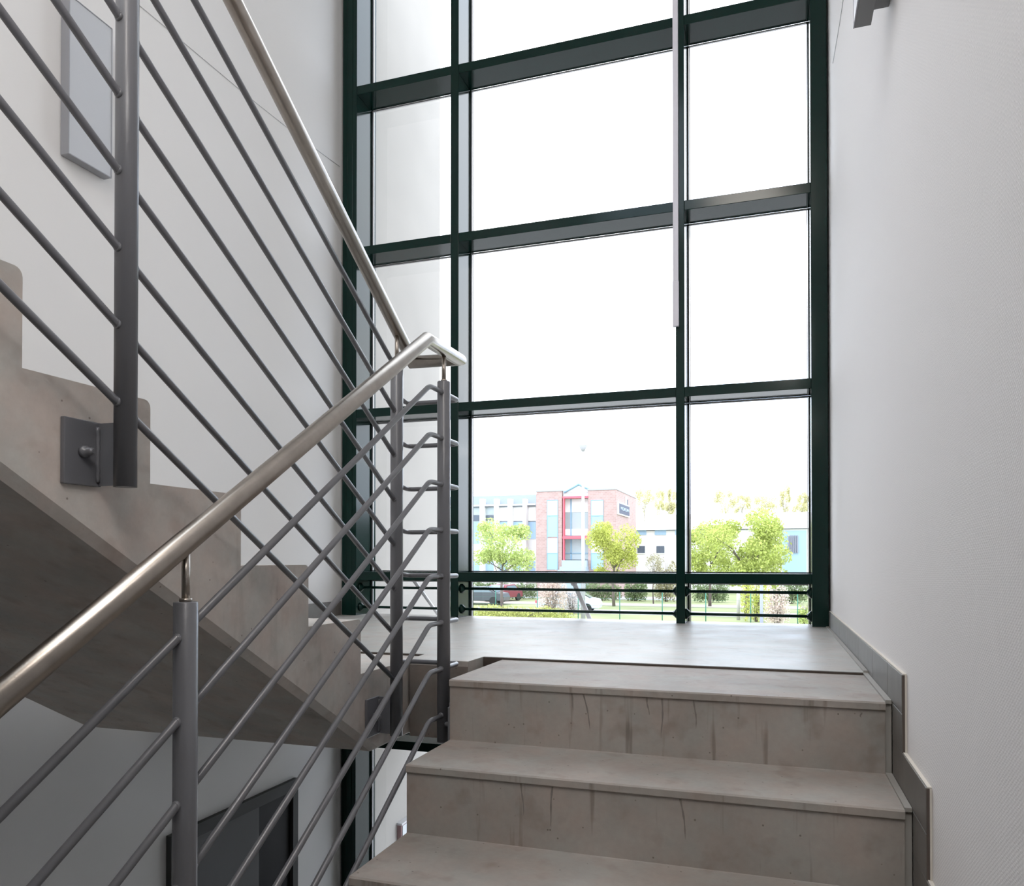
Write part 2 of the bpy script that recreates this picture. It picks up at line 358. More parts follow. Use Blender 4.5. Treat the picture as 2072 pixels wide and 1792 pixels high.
# soffit line parallel to the pitch
zs = lambda y: ZF + (y - (2.217 + T)) * Q / T - vt
ys = 2.217 + T + (vt - .272) * T / Q
waist = [(2.217 + T, ZF), (2.714, ZF), (2.714, ZF - .272), (ys, ZF - .272), (.25, zs(.25)), (.117, z8 - .0), (.119, z8)]
waist = [(2.217 + T, ZF), (2.714, ZF), (2.714, ZF - .272), (ys, ZF - .272), (.119 + .10, zs(.219)), (.119, z8 - .1), (.119, z8)]
off(MB().prism(waist, XS, XE), fr).build('waist_slab', M['conc'], fr)
# --- left flight (going up)
XF, XF0 = -1.258, -2.493
fl = empty('stair_flight', (XF, 2.229, ZF))
tag(fl, 'concrete stair flight rising on the left with exposed underside and stepped side', 'stairs')
T2, Q2 = .3005, .1774
for k in range(8):
    y, z = 2.229 - k * T2, ZF + k * Q2
    zt = z + Q2; rr = .016
    poly = [(y, z), (y - T2, zt)]
    arc = [(y - rr + rr * math.sin(a), zt - rr + rr * math.cos(a)) for a in [R(d) for d in (0, 22, 45, 68, 90)]]
    off(MB().prism(poly + arc, XF0, XF), fl).build('step', M['concL'], fl)
so = lambda y: .147 - .591 * (y - .987)
yso = .987 + (.147 - (ZF - .272)) / .591
yt = 2.229 - 8 * T2; zt = ZF + 8 * Q2
wl = [(2.229, ZF), (2.714, ZF), (2.714, ZF - .272), (yso, ZF - .272), (yt, so(yt)), (yt, zt)]
c = .022
inner = [(2.229, ZF), (2.714, ZF), (2.714, ZF - .272), (yso, ZF - .272), (yt, so(yt)), (yt, zt)]
side = [(2.229, ZF), (2.714, ZF), (2.714, ZF - .272 + .01), (yso + .02, ZF - .272 + .012), (yt, so(yt) + c), (yt, zt)]
mb = MB(); n = len(inner)
secs = [(XF0, inner), (XF - .016, inner), (XF, side)]
vs = [(x, p[0], p[1]) for x, pp in secs for p in pp]
fs = [tuple(range(n)), tuple(range(2 * n, 3 * n))] + [(s * n + i, s * n + (i + 1) % n, (s + 1) * n + (i + 1) % n, (s + 1) * n + i) for s in (0, 1) for i in range(n)]
mb.add(vs, fs); off(mb, fl).build('waist_slab', M['concL'], fl)

# ------------------------------------------------------------------ skirtings
sk = MB(); ed = MB(); cv = MB(); h = .093
tops = [(ZF, 2.217 - .155, 4.492)] + [(ZF - k * Q, 2.217 - k * T - .155, 2.217 - (k - 1) * T - .001) for k in range(1, 8)]
for i, (z, y0, y1) in enumerate(tops):
    cuts = [y0, y0 + .33, 2.55, 2.95, 3.35, 3.75, 4.15, y1] if i == 0 else [y0, y1]
    if i == 0: cuts = [y0, 2.30, 2.62, 3.02, 3.42, 3.82, 4.22, y1]
    for a, b in zip(cuts[:-1], cuts[1:]):
        sk.box(.299, XR - .0005, a + .001, b - .001, z + .001, z + h)
    # below the nosing: the tile standing in front of the riser
    if i < 7: sk.box(.299, XR - .0005, y0 + .001, y0 + .155 - .001, z - Q + h, z - .001)
    ed.box(.3005, XR - .0007, y0 - .0015, y0, z - Q + h, z + h - .001)
    if i == 0: cv.box(XE, .298, 2.217, 2.73, z - .004, z + .006).box(XE + .002, .298, 2.73, 4.49, ZL, ZL + .006)
    else: cv.box(XE, .298, 2.217 - i * T, 2.217 - (i - 1) * T, z - .004, z + .005)
    cv.box(XE, .298, 2.217 - i * T + .006, 2.217 - i * T + .016, z - Q, z - .004)
mo = MB()
for i, (z, y0, y1) in enumerate(tops):
    mo.box(.3015, XR - .0004, y0, y1, z + h, z + h + .0025).box(.3055, XR - .0004, y0 - .0045, y0 - .0016, z - Q + h, z + h)
bs = sk.build('baseboard_right', M['tile'], bevel=.001); tag(bs, 'grey tiled skirting stepping down the right wall beside the stairs', 'skirting', kind='structure')
ed.build('tile_edge', M['tileedge'], bs); cv.build('sealant_strip', M['cove'], bs); mo.build('mortar_line', mat('pale_mortar', (.62, .58, .52), .9), bs)
bl = MB()
for a, b in ((2.74, 3.02), (3.02, 3.36), (3.36, 3.70), (3.70, 4.04), (4.04, 4.492)):
    bl.box(XL + .0005, XL + .012, a + .001, b - .001, ZL + .001, ZL + h)
tag(bl.build('baseboard_left', M['tile'], bevel=.001), 'grey tiled skirting at the foot of the left wall on the landing', 'skirting', kind='structure')

# ================================================================== railing
XA, XB = -1.185, -1.0
rl = empty('stair_railing', (XB, 2.31, ZF))
tag(rl, 'grey steel stair railing with slanting bars and stainless handrail turning at the landing', 'railing')
def rp(mb, name, m, parent=rl, **k):
    return off(mb, rl).build(name, m, parent, **k)
# handrail
HB = lambda y: .676 + .6245 * (y - 2.172); HA = lambda y: .745 + .6335 * (2.381 - y)
rp(MB().tube([(XB, -.25, HB(-.25)), (XB, 2.172, .678), (XB, 2.431, .680), (XA, 2.436, .686), (XA, 2.425, HA(2.425)), (XA, -.15, HA(-.15))][:4], .0212, 28), 'handrail', M['steel'])
rp(MB().tube([(XA, 2.450, HA(2.450)), (XA, -.15, HA(-.15))], .0212, 28), 'handrail', M['steel'])
# posts
PO = [(XA, 2.338, -.585, .664, HA, -1, XF), (XA, 1.187, .141, 1.395, HA, -1, XF), (XA, .036, .87, 2.125, HA, -1, XF),
      (XB, 2.306, -.585, .577, lambda y: .678, 1, XS), (XB, 1.141, -1.31, -.075, HB, 1, XS), (XB, -.03, -1.86, -.81, HB, 1, XS)]
for x, y, z0, z1, H, s, xf in PO:
    p = rp(MB().tube([(x, y, z0), (x, y, z1 - .002), (x, y, z1)], [.0212, .0212, .0195], 28), 'post', M['post'])
    rp(MB().tube([(x, y, z1 - .001), (x, y, H(y) - .016)], .0072, 14), 'spigot', M['steel'], p)
    rp(MB().tube([(x, y, z1), (x, y, z1 + .006)], .011, 14), 'collar', M['steel'], p)
    if z0 > -1.8:
        d = -s   # plate lies toward the stair side
        xa, xb = sorted((xf, xf + (.010 if xf < XA else -.010)))
        q = rp(MB().box(xa, xb, y - .082, y + .004, z0 + .002, z0 + .128), 'bracket_plate', M['post'], p, bevel=.002)
        xa, xb = sorted((xf + (.010 if xf < XA else -.010), x - (.018 if xf < XA else -.018)))
        rp(MB().box(xa, xb, y - .004, y + .004, z0 + .004, z0 + .126), 'bracket_web', M['post'], p)
        # weld bead
        sx = 1 if xf < XA else -1
        bead = [(xf + sx * .011, y - .006, z0 + .01 + .108 * i / 14) for i in range(15)]
        rp(MB().tube([(a, b + .0009 * math.sin(i * 2.3), cc) for i, (a, b, cc) in enumerate(bead)], [.004 + .0011 * (i % 2) for i in range(15)], 8), 'weld', M['post'], p)
        b0 = Vector((xf + sx * .010, y - .040, z0 + .066))
        rp(MB().tube([b0, b0 + Vector((sx * .009, 0, 0)), b0 + Vector((sx * .010, 0, 0)), b0 + Vector((sx * .022, 0, 0)), b0 + Vector((sx * .027, 0, 0))], [.0115, .0115, .0075, .0075, .004], 6 if False else 12), 'bolt', M['post'], p)
# bars of the left (rising) side
RB = .0078
weld = []
for k in range(8):
    z = .634 - .1485 * k; sl = .604
    f = lambda y: z + sl * (2.338 - y)
    rp(MB().tube([(XA, 2.335, f(2.335)), (XA, .036, f(.036))], RB, 12), 'rail_bar', M['post'])
    for yy in (1.187 - .022, 1.187 + .022, 2.338 - .022): weld.append((XA, yy, f(yy)))
# bars of the right side, bending level at the landing post and looping to the left post
for k in range(8):
    z = .54 - .1482 * k; sl = .632
    g = lambda y: z + sl * (y - 2.195)
    pts = [(XB, -.03, g(-.03)), (XB, 2.195, z)]
    if k < 7: pts += [(XB, 2.428, z), (XA, 2.428, z), (XA, 2.345, z + .006)]
    else: pts += [(XB, 2.306, z - .004)]
    rp(MB().tube(arc_path(pts, .022), RB, 12), 'rail_bar', M['post'])
    for yy in (1.141 - .022, 1.141 + .022): weld.append((XB, yy, g(yy)))
    weld.append((XB, 2.306 - .021, z))
wb = MB()
for p in weld:
    p = Vector(p); d = Vector((0, .003, 0))
    wb.tube([p - d * 1.2, p, p + d * 1.2], [.0075, .0098, .0075], 10)
rp(wb, 'weld', M['post'], kind='stuff')

# ================================================================== wall lamps
lm = empty('wall_lamp', (XL, 2.357, 1.62))
tag(lm, 'grey framed wall lamp with a pale frosted pane on the left wall behind the railing', 'lamp', 'wall lamps on both sides of the stairwell')
L_, Hh, D_ = .215, .64, .046
MB().box(.003, D_ - .006, 0, L_, 0, Hh).build('housing', M['lampframe'], lm, bevel=.002)
fm = MB(); e = .004
fm.box(D_ - .008, D_, 0, e, 0, Hh).box(D_ - .008, D_, L_ - e, L_, 0, Hh).box(D_ - .008, D_, e, L_ - e, 0, e).box(D_ - .008, D_, e, L_ - e, Hh - e, Hh)
fm.build('frame', M['lampframe'], lm)
MB().box(D_ - .007, D_ - .002, e, L_ - e, e, Hh - e).build('diffuser', M['frost'], lm)
lr = empty('wall_lamp', (XR, 2.085, 1.457))
tag(lr, 'wall lamp on the right wall with only its dark underside in view', 'lamp', 'wall lamps on both sides of the stairwell')
MB().box(-.085, -.044, 0, .215, 0, .64).build('housing', M['lampgrey'], lr, bevel=.001)
MB().box(-.0435, -.0005, .012, .212, .038, .60).build('bracket', M['lampgrey'], lr, bevel=.001)
fm = MB(); e = .004
fm.box(-.089, -.0855, 0, .215, 0, e).box(-.089, -.0855, 0, .215, .64 - e, .64).box(-.089, -.0855, 0, e, e, .64 - e).box(-.089, -.0855, .215 - e, .215, e, .64 - e)
fm.build('frame', M['lampframe'], lr)
MB().box(-.0875, -.0855, e, .215 - e, e, .64 - e).build('diffuser', mat('opal_diffuser', (.82, .82, .85), .3), lr)
# thin threads on the walls
tag(MB().tube([(XL + .002, 2.74, 2.50), (XL + .002, 3.52, 2.524), (XL + .002, 3.983, 2.553), (XL + .002, 4.48, 2.60)], .0012, 6).build('thread', M['wire']), 'thin grey thread stretched along the left wall towards the window', 'thread')
tag(MB().tube([(XR - .002, 3.50, 2.41), (XR - .002, 3.80, 2.44), (XR - .002, 4.19, 2.50)], .0012, 6).build('thread', M['wire']), 'short thin grey thread on the right wall high beside the window frame', 'thread')

# ------------------------------------------------------------------ door of the lower landing
dr = empty('door_1', (XL, 3.0, ZB)); tag(dr, 'grey door with a dark glass side strip at the lower landing', 'door', kind='structure')
z1 = -1.294 - ZB
f_ = MB().box(.001, .030, -.05, -.018, 0, z1).box(.001, .030, .93, .98, 0, z1).box(.001, .030, -.018, .93, z1 - .062, z1)
f_.build('frame', M['doorf'], dr)
MB().box(.001, .016, -.018, .627, .005, z1 - .062).build('leaf', M['doorl'], dr)
MB().box(.001, .010, .627, .93, .005, z1 - .062).build('pane', M['dglass'], dr, label='dark glass strip')
MB().tube([(.016, .58, 1.03), (.06, .58, 1.03), (.06, .46, 1.03)], .010, 10).build('handle', M['steel'], dr)

# ================================================================== outside: the building's own fins and canopy rods
tag(MB().box(XL - .3, XL + .002, 4.92, 6.12, -3.5, 9).build('wall_outer_left', M['ext']), 'cream rendered fin wall outside the left edge of the window', 'wall', kind='structure')
tag(MB().box(.305, .6, 4.78, 6.45, -3.5, 9).build('wall_outer_right', M['ext']), 'cream rendered fin wall outside the right edge of the window', 'wall', kind='structure')
bx = empty('door_intercom', (XL + .002, 5.32, -2.14)); tag(bx, 'small pale door intercom box on the outer fin wall below the landing', 'intercom')
MB().box(.0005, .035, 0, .16, 0, .13).build('housing', M['redbox'], bx, bevel=.004)
MB().box(.035, .040, .02, .14, .02, .12).build('cover', M['whitebox'], bx, bevel=.002)
MB().box(.0005, .045, -.004, .164, .13, .145).build('hood', M['alu'], bx)
for i, (x, za, ze) in enumerate(((-2.324, -.134, -.392), (-1.189, -.15, -.435))):
    r = empty('canopy_rod', (x, 4.80, za + .02)); tag(r, ('slanting grey steel rod outside the left bay in front of the cream fin', 'slanting grey steel rod outside the middle bay in front of the street lamp')[i], 'rod', 'rods holding the entrance canopy')
    k = (ze - za) / (.41 if i == 0 else .49)
    MB().tube([(0, 0, 0), (0, 1.15, k * 1.15)], .0125 if i == 0 else .015, 12).build('rod', M['alu'], r)
    MB().tube([(0, -.03, .018), (0, .03, -.018)], .022, 12).build('socket', M['lampgrey'], r)
cz = -.15 - .57 * 1.15
tag(MB().box(-2.66, .28, 4.80, 6.0, -1.00, -.88).build('entrance_canopy', M['ext']), 'cream entrance canopy slab hung from two rods outside below the landing', 'canopy')

exec_outside = True
# ================================================================== outside: street
GZ = -3.5
tag(MB().box(-60, 60, 4.95, 36, GZ, GZ + .02).build('forecourt', mat('grey_paving', (.33, .315, .30), .9)), 'grey paving added out of view at the foot of the stair tower', 'paving', kind='structure')  # unseen paving, added to cut green bounce from the lawn
lawnm = mat('spring_grass', (.22, .245, .115), .95, var=.2, vscale=.35)
tag(MB().box(-160, 160, 4.95, 300, GZ - .5, GZ).build('ground', lawnm), 'sunlit lawn and verge outside the window', 'grass', kind='structure')
pave = mat('pale_asphalt', (.36, .35, .36), .9, var=.05, vscale=1)
gravel = mat('pale_gravel', (.33, .29, .25), .95, var=.1, vscale=2)
tag(MB().box(-160, 160, 49.6, 53.6, GZ, GZ + .03).build('road', pave), 'pale asphalt road crossing the verge outside', 'road', kind='structure')
tag(MB().box(-160, 160, 58.5, 62.0, GZ, GZ + .03).build('path', gravel), 'beige gravel path on the far side of the road', 'path', kind='structure')
tag(MB().box(-60, -7, 68.0, 73.5, GZ, GZ + .03).build('forecourt', pave), 'pale forecourt in front of the brick building', 'forecourt', kind='structure')

brick = brickmat('red_brown_brick')
C = lambda n, c, r=.7, **k: mat(n, c, r, **k)
white = C('white_panel', (.80, .80, .79)); pale = C('pale_render', (.66, .65, .63)); blue = C('blue_glazing', (.28, .41, .54), .3); bluef = C('blue_frame', (.20, .36, .50), .4)
dark = C('dark_window', (.08, .10, .13), .2); red = C('red_beam', (.68, .10, .14), .5); roofb = C('blue_grey_roof', (.19, .22, .255), .6); gglass = C('grey_green_glazing', (.36, .41, .42), .2); capm = C('grey_coping', (.33, .34, .35), .6)
def rect(px0, px1, py0, py1, Y, d0, d1):
    """box whose front stands on plane Y - d0, back on Y + d1, spanning the given extents"""
    a = at(px0, (py0 + py1) / 2, Y=Y); b = at(px1, (py0 + py1) / 2, Y=Y); m = (px0 + px1) / 2
    z1 = at(m, py0, Y=Y).z; z0 = at(m, py1, Y=Y).z
    return (a.x, b.x, Y - d0, Y + d1, z0, z1)
def oc(mb, o): return off(mb, o)
YB = 70.0
bb = empty('office_building', (-10.0, YB, GZ)); tag(bb, 'red brick office building with glazed entrance bay and red beams', 'building')
def P(name, m, *rs):
    mb = MB()
    for r in rs: mb.box(*r)
    return oc(mb, bb).build(name, m, bb)
xa = at(1085, 1000, Y=YB).x; xb = at(1137, 1000, Y=YB).x; xc = at(1190, 1000, Y=YB).x; xd = at(1247, 1000, Y=YB).x
zt = at(1166, 992.5, Y=YB).z; yb = at(1287, 1010, X=xd).y
P('brick_tower', brick, (xa, xb, YB, YB + 9, GZ, zt))
P('brick_tower', brick, (xc, xd, YB, yb, GZ, zt))
P('brick_wall', brick, (xb, xc, YB + 3, YB + 9, GZ, zt - .6))
P('coping', capm, (xa - .05, xb + .05, YB - .06, YB + 9, zt, zt + .14), (xc - .05, xd + .05, YB - .06, yb + .05, zt, zt + .14))
for x0, x1 in ((1108, 1128), (1197, 1220)):
    for nm, mt, y0, y1 in (('blind_panel', white, 1013, 1042), ('window', blue, 1043, 1086), ('blind_panel', white, 1089, 1118), ('window', blue, 1119, 1152)):
        o = P(nm, mt, rect(x0, x1, y0, y1, YB, .04, .02))
    P('window_frame', bluef, rect(x0 - 1, x0, 1011, 1152, YB, .07, .02), rect(x1, x1 + 1, 1011, 1152, YB, .07, .02), rect(x0, x1, 1011, 1012.5, YB, .07, .02), rect(x0, x1, 1042, 1044, YB, .07, .02), rect(x0, x1, 1118, 1119.5, YB, .07, .02))
YE = YB + .9
P('glazed_bay', gglass, rect(1140, 1192, 1008, 1084, YE, 0, .1)); P('glazed_bay', gglass, rect(1140, 1192, 1090, 1132, YE, 0, .1))
P('blind_panel', white, rect(1143, 1190, 1009, 1036, YE, .05, 0)); P('blind_panel', white, rect(1143, 1190, 1070, 1083, YE, .05, 0))
P('bay_mullion', bluef, rect(1154.5, 1157, 1008, 1084, YE, .1, 0), rect(1154.5, 1157, 1090, 1132, YE, .1, 0), rect(1142, 1190, 1118, 1119.5, YE, .1, 0))
P('red_beam', red, rect(1139, 1190, 1003.5, 1007.5, YB, .1, .6)); P('red_beam', red, rect(1139, 1190, 1084, 1090, YB, .1, .6))
P('red_column', red, rect(1139.5, 1142, 1007, 1140, YB, .08, .3))
P('entrance_steps', C('blue_grey_steps', (.34, .41, .47)), rect(1140, 1190, 1133, 1146, YB, .6, .9), rect(1139, 1191, 1146, 1152, YB, 1.2, .9), rect(1138, 1192, 1152, 1205, YB, 1.8, .9))
# glass gable roof over the bay
P('gable_wall', C('pale_gable', (.5, .53, .53)), rect(1138, 1192, 992, 1004, YB, -.25, .4))
pa = at(1141, 996, Y=YB); pb = at(1170, 979, Y=YB); pc = at(1199, 993, Y=YB)
oc(MB().prism([(pa.x, pa.z), (pc.x, pa.z), (pb.x, pb.z)], YB + .2, YB + 6, 'Y'), bb).build('gable_roof', C('pale_glass_roof', (.55, .62, .62), .3), bb)
for p, q in ((pa, pb), (pb, pc)):
    oc(MB().tube([(p.x, YB + .1, p.z), (q.x, YB + .1, q.z)], .09, 8), bb).build('roof_rib', bluef, bb)
P('roof_box', C('pinkish_plant_room', (.45, .36, .36)), rect(1260, 1276, 990, 1003, YB + 8, 0, 3))
# sign on the side wall
y0 = at(1248, 1020, X=xd).y; y1 = at(1271, 1020, X=xd).y; zs1 = at(1248, 1014.5, X=xd).z; zs0 = at(1248, 1040, X=xd).z
sg = oc(MB().box(xd + .01, xd + .14, y0 + .1, y1, zs0, zs1), bb).build('sign_frame', white, bb)
navy = C('navy_sign_face', (.035, .045, .09), .6)
s2 = oc(MB().box(xd + .14, xd + .18, y0 + .5, y1 - .25, zs0 + .12, zs1 - .12), bb).build('sign_face', navy, sg)
tx = bpy.data.curves.new('sign_lettering', 'FONT'); tx.body = 'NORCAN'; tx.align_x = 'CENTER'; tx.align_y = 'CENTER'; tx.size = .9; tx.extrude = .02
to = bpy.data.objects.new('tmp', tx); COL.objects.link(to); bpy.context.view_layer.update()
me = bpy.data.meshes.new_from_object(to); bpy.data.objects.remove(to)
w = max(v.co.x for v in me.vertices) - min(v.co.x for v in me.vertices); hh = max(v.co.y for v in me.vertices) - min(v.co.y for v in me.vertices)
me.transform(Matrix.Diagonal((((y1 - y0 - 1.7) / w), (zs1 - zs0 - .85) / hh, 1, 1)))
me.transform(Matrix(((0, 0, 1, 0), (1, 0, 0, 0), (0, 1, 0, 0), (0, 0, 0, 1))))
me.materials.clear(); me.materials.append(C('pale_blue_lettering', (.42, .50, .64)))
lo = bpy.data.objects.new('sign_lettering', me); COL.objects.link(lo); lo.parent = sg; lo.location = Vector((xd + .20, (y0 + .5 + y1 - .25) / 2, (zs0 + zs1) / 2)) - bb.location
oc(MB().box(xd + .01, xd + .12, at(1264.5, 1010, X=xd).y, at(1266.5, 1010, X=xd).y, zs1 - .1, zt - .3), bb).build('sign_mast', white, bb)
oc(MB().box(xd + .01, xd + .12, at(1267, 1010, X=xd).y, at(1268.5, 1010, X=xd).y, zs1 - .1, zs1 + .55), bb).build('sign_mark', navy, bb)

# left low wing
wb_ = empty('office_wing', (-18, 74, GZ)); tag(wb_, 'white and blue office wing with upright fins left of the brick building', 'building')
def PW(name, m, *rs):
    mb = MB()
    for r in rs: mb.box(*r)
    return oc(mb, wb_).build(name, m, wb_)
YW = 74.0
x0 = at(860, 1010, Y=YW).x; x1 = xa - .12
zr = at(1040, 1025, Y=YW).z; zt2 = at(1040, 1000, Y=YW).z
oc(MB().box(x0, x1, YW, YW + 10, GZ, zr), wb_).build('wall', pale, wb_)
oc(MB().prism([(YW - .3, zr), (YW + .8, zt2), (YW + 10, zt2), (YW + 10, zr)], x0, x1), wb_).build('roof', roofb, wb_)
PW('gutter', white, rect(870, 1085, 1021.5, 1024.5, YW, .4, 0))
fins = [896, 937, 979.5, 1008, 1035.5, 1065.5]
for q in fins: PW('fin', white, rect(q - 3.4, q + 3.4, 1010, 1215, YW, .8, 0))
edges = fins + [1085]
for a, b in zip(edges[:-1], edges[1:]):
    if a < 990 and a > 930:
        PW('window', blue, rect(a + 4, b - 4, 1055, 1100, YW, .05, 0)); PW('window', gglass, rect(a + 4, b - 4, 1026, 1041, YW, .05, 0)); PW('louvre', dark, rect(a + 4, b - 4, 1042, 1054, YW, .06, 0))
    else:
        PW('spandrel_panel', white, rect(a + 4, b - (4 if b < 1085 else 1), 1026, 1053, YW, .06, 0)); o = PW('window', blue, rect(a + 4, b - (4 if b < 1085 else 1), 1055, 1090, YW, .05, 0))
        PW('window_head', dark, rect(a + 4, b - (4 if b < 1085 else 1), 1054.3, 1055.6, YW, .07, 0))
    PW('window', blue, rect(a + 4, b - 2, 1135, 1165, YW, .05, 0))

# right low building
wr = empty('low_building', (4, 86, GZ)); tag(wr, 'long low white building with blue top windows behind the trees', 'building')
def PR(name, m, *rs):
    mb = MB()
    for r in rs: mb.box(*r)
    return oc(mb, wr).build(name, m, wr)
YR = 86.0
rx0 = at(1270, 1100, Y=YR).x; rx1 = at(1780, 1100, Y=YR).x
zr = at(1400, 1071, Y=YR).z
oc(MB().box(rx0, rx1, YR, YR + 14, GZ, zr), wr).build('wall', pale, wr)
oc(MB().box(rx0 - .3, rx1 + .3, YR - .35, YR + 14, zr, zr + .9), wr).build('roof_edge', white, wr)
oc(MB().box(rx0 + 2, rx1, YR + 4, YR + 13, zr + .9, zr + 1.9), wr).build('upper_roof', C('pale_roof', (.6, .57, .55)), wr)
PR('dark_line', dark, rect(1287, 1650, 1070.3, 1071.8, YR, .05, 0))  # dark strip on the wall just under the roof edge
for a, b in ((1287, 1308), (1325, 1348), (1366, 1384), (1408, 1425)):
    PR('window', blue, rect(a, b, 1072, 1082, YR, .06, 0))
for a, b in ((1290, 1305), (1328.5, 1344.5)):
    PR('window', dark, rect(a, b, 1104.5, 1118.5, YR, .06, 0)); PR('window_frame', white, rect(a - 1, b + 1, 1118.5, 1119.8, YR, .08, 0))
PR('glazed_end', blue, rect(1583, 1632, 1073, 1165, YR, .05, 0))
PR('louvre', C('violet_grey_louvre', (.22, .21, .26)), *[rect(1595 + i * 4.2, 1597.6 + i * 4.2, 1083, 1118, YR, .25, 0) for i in range(5)])

# ------------------------------------------------------------------ vegetation
bark = mat('grey_brown_bark', (.14, .115, .10), .95, var=.2, vscale=3)
def tree(label, px, py_c, Y, rw, rh, base_h, n, size, lm, group=None, name='tree', seed=1, trunk=.13, hollow=.2, clusters=10, nb=9, cat='tree', barkm=None):
    rng = random.Random(seed); c = at(px, py_c, Y=Y); e = empty(name, (c.x, Y, GZ)); H = c.z - GZ
    tag(e, label, cat, group)
    tb = MB(); top = H - rh * .2
    pts = [(0, 0, 0), (rng.uniform(-.1, .1), 0, H * .35), (rng.uniform(-.15, .15), .1, top)]
    tb.tube(pts, [trunk, trunk * .75, trunk * .25], 8)
    tips = []
    for i in range(nb):
        t = rng.uniform(.45, .95); p = Vector((0, 0, 0)).lerp(Vector(pts[1]), 1) if t < .4 else Vector(pts[1]).lerp(Vector(pts[2]), (t - .4) / .6)
        a = i * 2.399 + rng.uniform(-.3, .3); r = rw * rng.uniform(.55, .95); q = Vector((math.cos(a) * r, math.sin(a) * r * .9, H + rh * rng.uniform(-.45, .75)))
        m = p.lerp(q, .5) + Vector((0, 0, .12 * rh)); tb.tube([p, m, q], [trunk * .35, trunk * .2, trunk * .07], 5); tips.append(q)
    tb.build('trunk', barkm or bark, e)
    fo = MB()
    cs = tips + [Vector((rng.uniform(-.75, .75) * rw, rng.uniform(-.7, .7) * rw, H + rng.uniform(-.95, .85) * rh)) for _ in range(clusters)]
    for q in cs:
        d = q - Vector((0, 0, H)); d = Vector((d.x * .78, d.y * .78, d.z * .8)) + Vector((0, 0, H)); rr = rw * rng.uniform(.20, .36)
        fo.leaves(d, (rr, rr, rr * rh / rw * .9), n // len(cs), size, rng, hollow)
    fo.build('foliage', lm, e); return e
yg = leaf('fresh_yellow_green_leaves', (.46, .52, .16)); yy = leaf('golden_green_leaves', (.52, .55, .15)); gg = leaf('light_green_leaves', (.50, .58, .22))
bl_ = leaf('cream_pink_blossom', (.66, .56, .50)); wbm = leaf('white_blossom', (.62, .57, .56)); ol = leaf('olive_brown_leaves', (.40, .37, .24)); dg = leaf('mid_green_leaves', (.24, .30, .16)); br = leaf('pale_brown_buds', (.80, .73, .50), .6); hg = leaf('hedge_leaves', (.42, .44, .15))
pb_ = mat('pale_bark', (.42, .38, .35), .95)
G = 'street trees between the lawn and the buildings'
tree('bright green young tree in front of the white and blue wing', 1016, 1108, 52, 2.5, 2.3, 0, 9000, .085, gg, G, seed=3, clusters=14)
tree('golden green tree partly covering the brick corner under the sign', 1242, 1112, 58, 2.35, 2.8, 0, 11000, .08, yy, G, seed=14, clusters=14)
tree('light green tree just right of the middle mullion', 1436, 1114, 60, 2.4, 2.5, 0, 8000, .09, yg, G, seed=5, clusters=12)
tree('largest yellow green tree in the right bay with a forked trunk', 1510, 1110, 52, 3.3, 2.8, 0, 15000, .09, yg, G, seed=6, clusters=18, trunk=.17)
tree('small bare leaning shrub tree left of the low building window', 1322, 1135, 62, .9, .9, 0, 500, .06, ol, seed=8, trunk=.06, name='small_tree', clusters=5)
far = [(1302, 1012, 118, 2.4, 2.3, 'tall pale tree above the low roof nearest the brick building'), (1334, 1022, 128, 1.5, 1.9, 'slim pale tree left of the middle mullion above the low roof'), (1356, 1024, 112, 1.1, 1.9, 'narrow pale tree touching the middle mullion above the low roof'),
       (1466, 1020, 118, 2.2, 2.0, 'pale bare tree over the yellow green crown, left of the far row'), (1500, 1026, 130, 2.0, 1.5, 'second pale bare tree of the far row above the low roof'), (1548, 1022, 118, 2.3, 1.9, 'broad pinkish bare tree in the middle of the far row'),
       (1588, 1016, 128, 1.2, 2.2, 'tall slim bare tree towards the right end of the far row'), (1622, 1026, 119, 1.4, 1.6, 'last bare tree of the far row beside the window frame')]
for i, (px, py, Y, rw, rh, lb) in enumerate(far):
    tree(lb, px, py - 6, Y, rw * .95, rh * 1.4, 0, 4200, .10, br, 'bare trees beyond the low building', seed=20 + i, trunk=.16, clusters=8, barkm=pb_)
dkl = leaf('dark_evergreen_leaves', (.035, .06, .03), .2)
for i, (x, y, rw, hc) in enumerate(((17, 42, 3.4, 5.4), (23.5, 49, 3.6, 6.2), (30.5, 42, 3.4, 5.2), (38, 49, 3.8, 6.6))):  # unseen trees added so the mullions reflect something dark
    rng = random.Random(90 + i); e = empty('added_evergreen', (x, y, GZ))
    tag(e, 'dark dense evergreen added out of view far to the right for the green mullions to mirror', 'tree', 'added evergreens out of view on the right')
    MB().tube([(0, 0, 0), (0, 0, hc)], [.25, .1], 8).build('trunk', bark, e)
    MB().leaves((0, 0, hc * .58), (rw * .92, rw * .8, hc * .56), 9000, .30, rng, 0).build('foliage', dkl, e)
